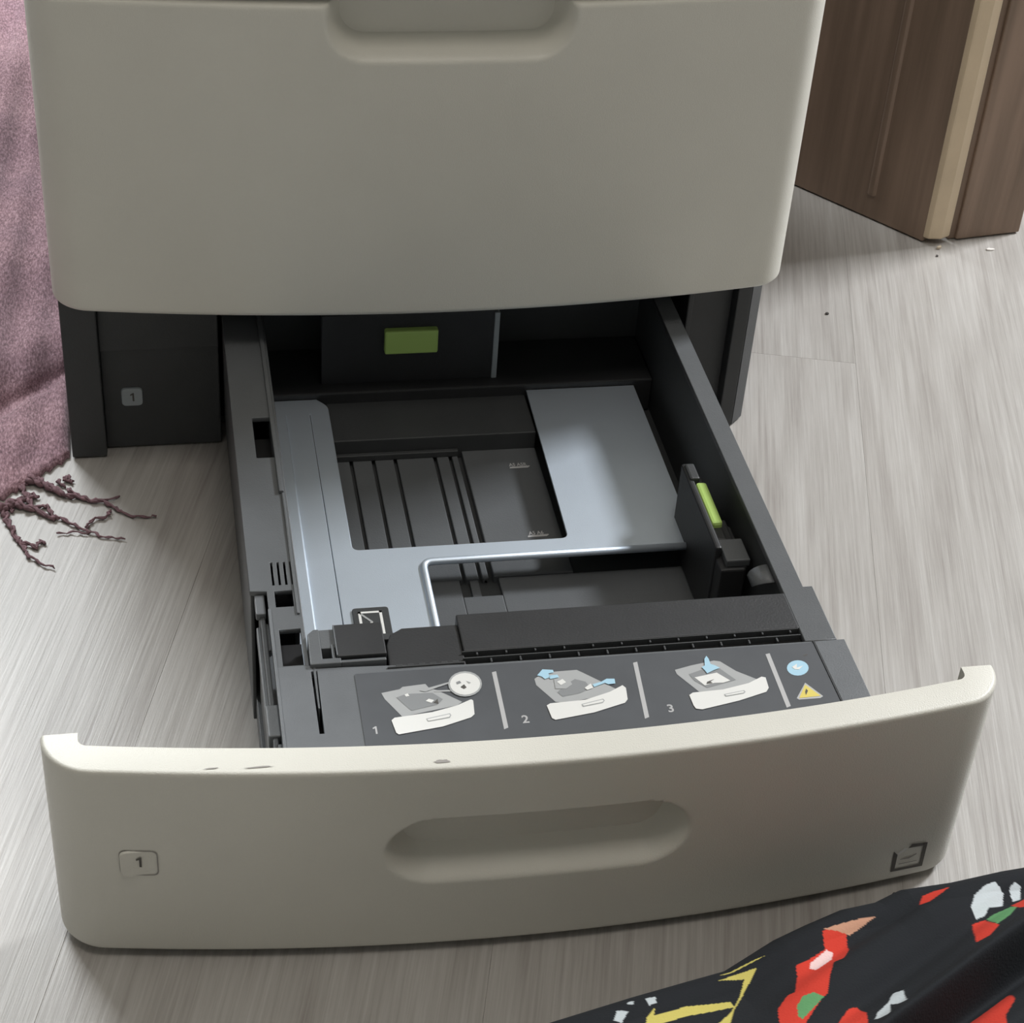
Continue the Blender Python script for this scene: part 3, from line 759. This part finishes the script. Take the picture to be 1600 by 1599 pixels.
# ------------------------------------------------------------------ patterned cloth, lower right
def cloth_material():
    m = bpy.data.materials.new('printed_black_fabric'); m.use_nodes = True; nt = m.node_tree; b = nt.nodes['Principled BSDF']; L = nt.links.new
    a = nt.nodes.new('ShaderNodeVertexColor'); a.layer_name = 'print'; L(a.outputs['Color'], b.inputs['Base Color'])
    b.inputs['Roughness'].default_value = .95; b.inputs['Specular IOR Level'].default_value = .15
    tc = nt.nodes.new('ShaderNodeTexCoord'); n = nt.nodes.new('ShaderNodeTexNoise'); n.inputs['Scale'].default_value = 900
    bp = nt.nodes.new('ShaderNodeBump'); bp.inputs['Strength'].default_value = .4; bp.inputs['Distance'].default_value = .0004
    L(tc.outputs['Object'], n.inputs['Vector']); L(n.outputs[0], bp.inputs['Height']); L(bp.outputs[0], b.inputs['Normal'])
    return m
M['cloth'] = cloth_material()
SL = .45
EP = [(500, 1700), (700, 1645), (860, 1603), (1010, 1556), (1100, 1530), (1160, 1513), (1190, 1494), (1240, 1462), (1290, 1438), (1345, 1414), (1400, 1402), (1440, 1382), (1520, 1370), (1600, 1352), (1700, 1335), (1900, 1300)]
EW = [at(px, py + 25, z=.052) for px, py in EP]
def y_edge(x):
    if x <= EW[0].x: return EW[0].y
    for a, b in zip(EW[:-1], EW[1:]):
        if x <= b.x: return a.y + (b.y - a.y) * (x - a.x) / (b.x - a.x)
    return EW[-1].y
y_mean = lambda x: -.4560 + .262 * x
# the sheet's mean plane: z = .05 + SL * (y_edge(x) - y)
nP = Vector((-SL * .262, SL, 1)); dP = .05 + SL * -.4560
def on(px, py):
    p = at(px, py, n=nP, d=dP); return (p.x, p.y)
def z2(x, y): return on(800 + x / 2, 1300 + y / 2)
def z3(x, y): return on(1150 + x / 3.5556, 1330 + y / 3.5556)
RED = (.62, .055, .035); YEL = (.60, .52, .14); GRN = (.13, .33, .14); WHT = (.55, .60, .62); PNK = (.85, .62, .60); ORG = (.55, .30, .20)
prints = [
 (RED, [z3(*p) for p in ((480,450),(560,420),(620,440),(635,520),(600,600),(545,610),(520,700),(510,790),(470,830),(400,930),(350,1000),(250,1000),(235,870),(290,790),(330,780),(350,660),(340,610),(420,570),(500,520))]),
 (ORG, [z3(*p) for p in ((480,440),(700,370),(780,350),(640,440),(560,440))]),
 (PNK, [z3(*p) for p in ((420,590),(510,520),(550,525),(540,570),(455,630),(420,615))]),
 (GRN, [z3(*p) for p in ((340,860),(370,810),(430,790),(490,810),(440,860),(370,930),(345,910))]),
 (RED, [z3(*p) for p in ((545,1000),(590,900),(640,830),(690,815),(730,870),(735,960),(700,1000))]),
 (WHT, [z3(*p) for p in ((850,830),(880,760),(935,755),(945,860),(900,855),(860,845),(850,930),(830,950),(770,940),(790,890),(830,850))]),
 (WHT, [z3(*p) for p in ((1310,300),(1330,230),(1390,180),(1440,160),(1500,200),(1500,250),(1420,270),(1400,310),(1350,335))]),
 (WHT, [z3(*p) for p in ((1530,170),(1560,145),(1600,150),(1600,210),(1560,220))]),
 (GRN, [z3(*p) for p in ((1410,330),(1450,300),(1540,265),(1570,290),(1520,360),(1450,410),(1430,380))]),
 (RED, [z3(*p) for p in ((1330,360),(1400,335),(1430,390),(1460,420),(1400,490),(1330,520))]),
 (RED, [z3(*p) for p in ((1550,250),(1640,210),(1640,310),(1580,310),(1560,290))]),
 (RED, [z3(*p) for p in ((1020,290),(1040,240),(1100,215),(1160,200),(1190,190),(1140,235),(1080,275))]),
 (RED, [z3(*p) for p in ((1200,960),(1300,830),(1440,750),(1560,660),(1580,740),(1520,850),(1520,1100),(1150,1100))]),
 (YEL, [z2(*p) for p in ((690,430),(770,410),(745,450),(700,530),(680,600),(610,610),(640,590),(690,540),(720,480),(730,440),(650,445))]),
 (YEL, [z2(*p) for p in ((430,560),(550,520),(690,500),(700,520),(560,550),(440,590))]),
 (YEL, [z2(*p) for p in ((640,430),(760,385),(800,375),(700,415))]),
 (YEL, [z2(*p) for p in ((425,560),(450,530),(440,600),(420,610))]),
 (WHT, [z2(*p) for p in ((330,545),(365,550),(345,580),(320,575))]), (WHT, [z2(*p) for p in ((420,505),(450,500),(455,520),(430,530))]),
 (WHT, [z2(*p) for p in ((365,515),(385,512),(380,528),(362,525))]), (WHT, [z2(*p) for p in ((250,600),(285,592),(280,612),(250,612))]),
]
prints = [(c, [Vector(p) for p in pl]) for c, pl in prints]
for k in range(30):                                                   # the print goes on where the photograph ends
    cx, cy = random.uniform(-.05, .32), random.uniform(-.74, -.53); r = random.uniform(.006, .016)
    prints.append((random.choice([RED, RED, YEL, GRN, WHT]), [Vector((cx + r * math.cos(t * .9) * random.uniform(.6, 1.2), cy + r * math.sin(t * .9) * random.uniform(.6, 1.2))) for t in range(7)]))
boxes = [(min(p.x for p in pl), max(p.x for p in pl), min(p.y for p in pl), max(p.y for p in pl)) for c, pl in prints]
def inside(x, y, pl):
    r = False; n = len(pl)
    for i in range(n):
        a, b = pl[i], pl[i-1]
        if (a.y > y) != (b.y > y) and x < (b.x - a.x) * (y - a.y) / (b.y - a.y) + a.x: r = not r
    return r
F0 = Vector(z3(900, 956)); F1 = Vector(z3(1600, 450)); fd = (F1 - F0).normalized(); fn = Vector((-fd.y, fd.x))   # main fold line
nx, ny = 620, 420; v = []; f = []; cols = []
X0, X1 = -.08, .30; T0, T1 = -.032, .20
for j in range(ny + 1):
    t = T0 + (T1 - T0) * j / ny
    for i in range(nx + 1):
        x = X0 + (X1 - X0) * i / nx; y = y_edge(x) - t
        s = (Vector((x, y)) - F0).dot(fn)
        amp = smooth01((x - .06) / .06)
        wave = .0034 * math.sin(s * 190 + .6) * amp + .0008 * math.sin(s * 420 + 2) * amp + .0010 * math.sin(x * 70 + t * 40)
        wave += .009 * math.exp(-(s / .0055) ** 2) * amp - .007 * math.exp(-((s + .010) / .006) ** 2) * amp - .008*smooth01(-s/.01)*amp
        base_z = .048 + SL * (t + (y_mean(x) - y_edge(x)) * smooth01(t / .03))
        if t < 0:                                                       # rounded far side falling to the floor
            q_ = -t / .030; base_z = .048 * math.sqrt(max(0, 1 - min(1, q_) ** 2))
        side = smooth01((x - X0) / .05) * smooth01((X1 - x) / .06) * smooth01((T1 - t) / .06)
        z = max(.0012, (base_z + wave * smooth01((t + .02) / .03)) * side)
        v.append((x, y, z)); c = (.020, .022, .025)
        if t > -.03:
            for (pc, pl), bb_ in zip(prints, boxes):
                if bb_[0] <= x <= bb_[1] and bb_[2] <= y <= bb_[3] and inside(x, y, pl): c = pc
        cols.append(c)
m_ = nx + 1
for j in range(ny):
    for i in range(nx): f.append((j*m_+i, (j+1)*m_+i, (j+1)*m_+i+1, j*m_+i+1))
cl = pydata('printed_cloth', v, f, M['cloth'], None, smooth='all')
ca = cl.data.color_attributes.new('print', 'FLOAT_COLOR', 'POINT')
ca.data.foreach_set('color', [k for c in cols for k in (*c, 1)])
tag(cl, 'black fabric with red, yellow, green and white print, heaped before the tray front', 'cloth')
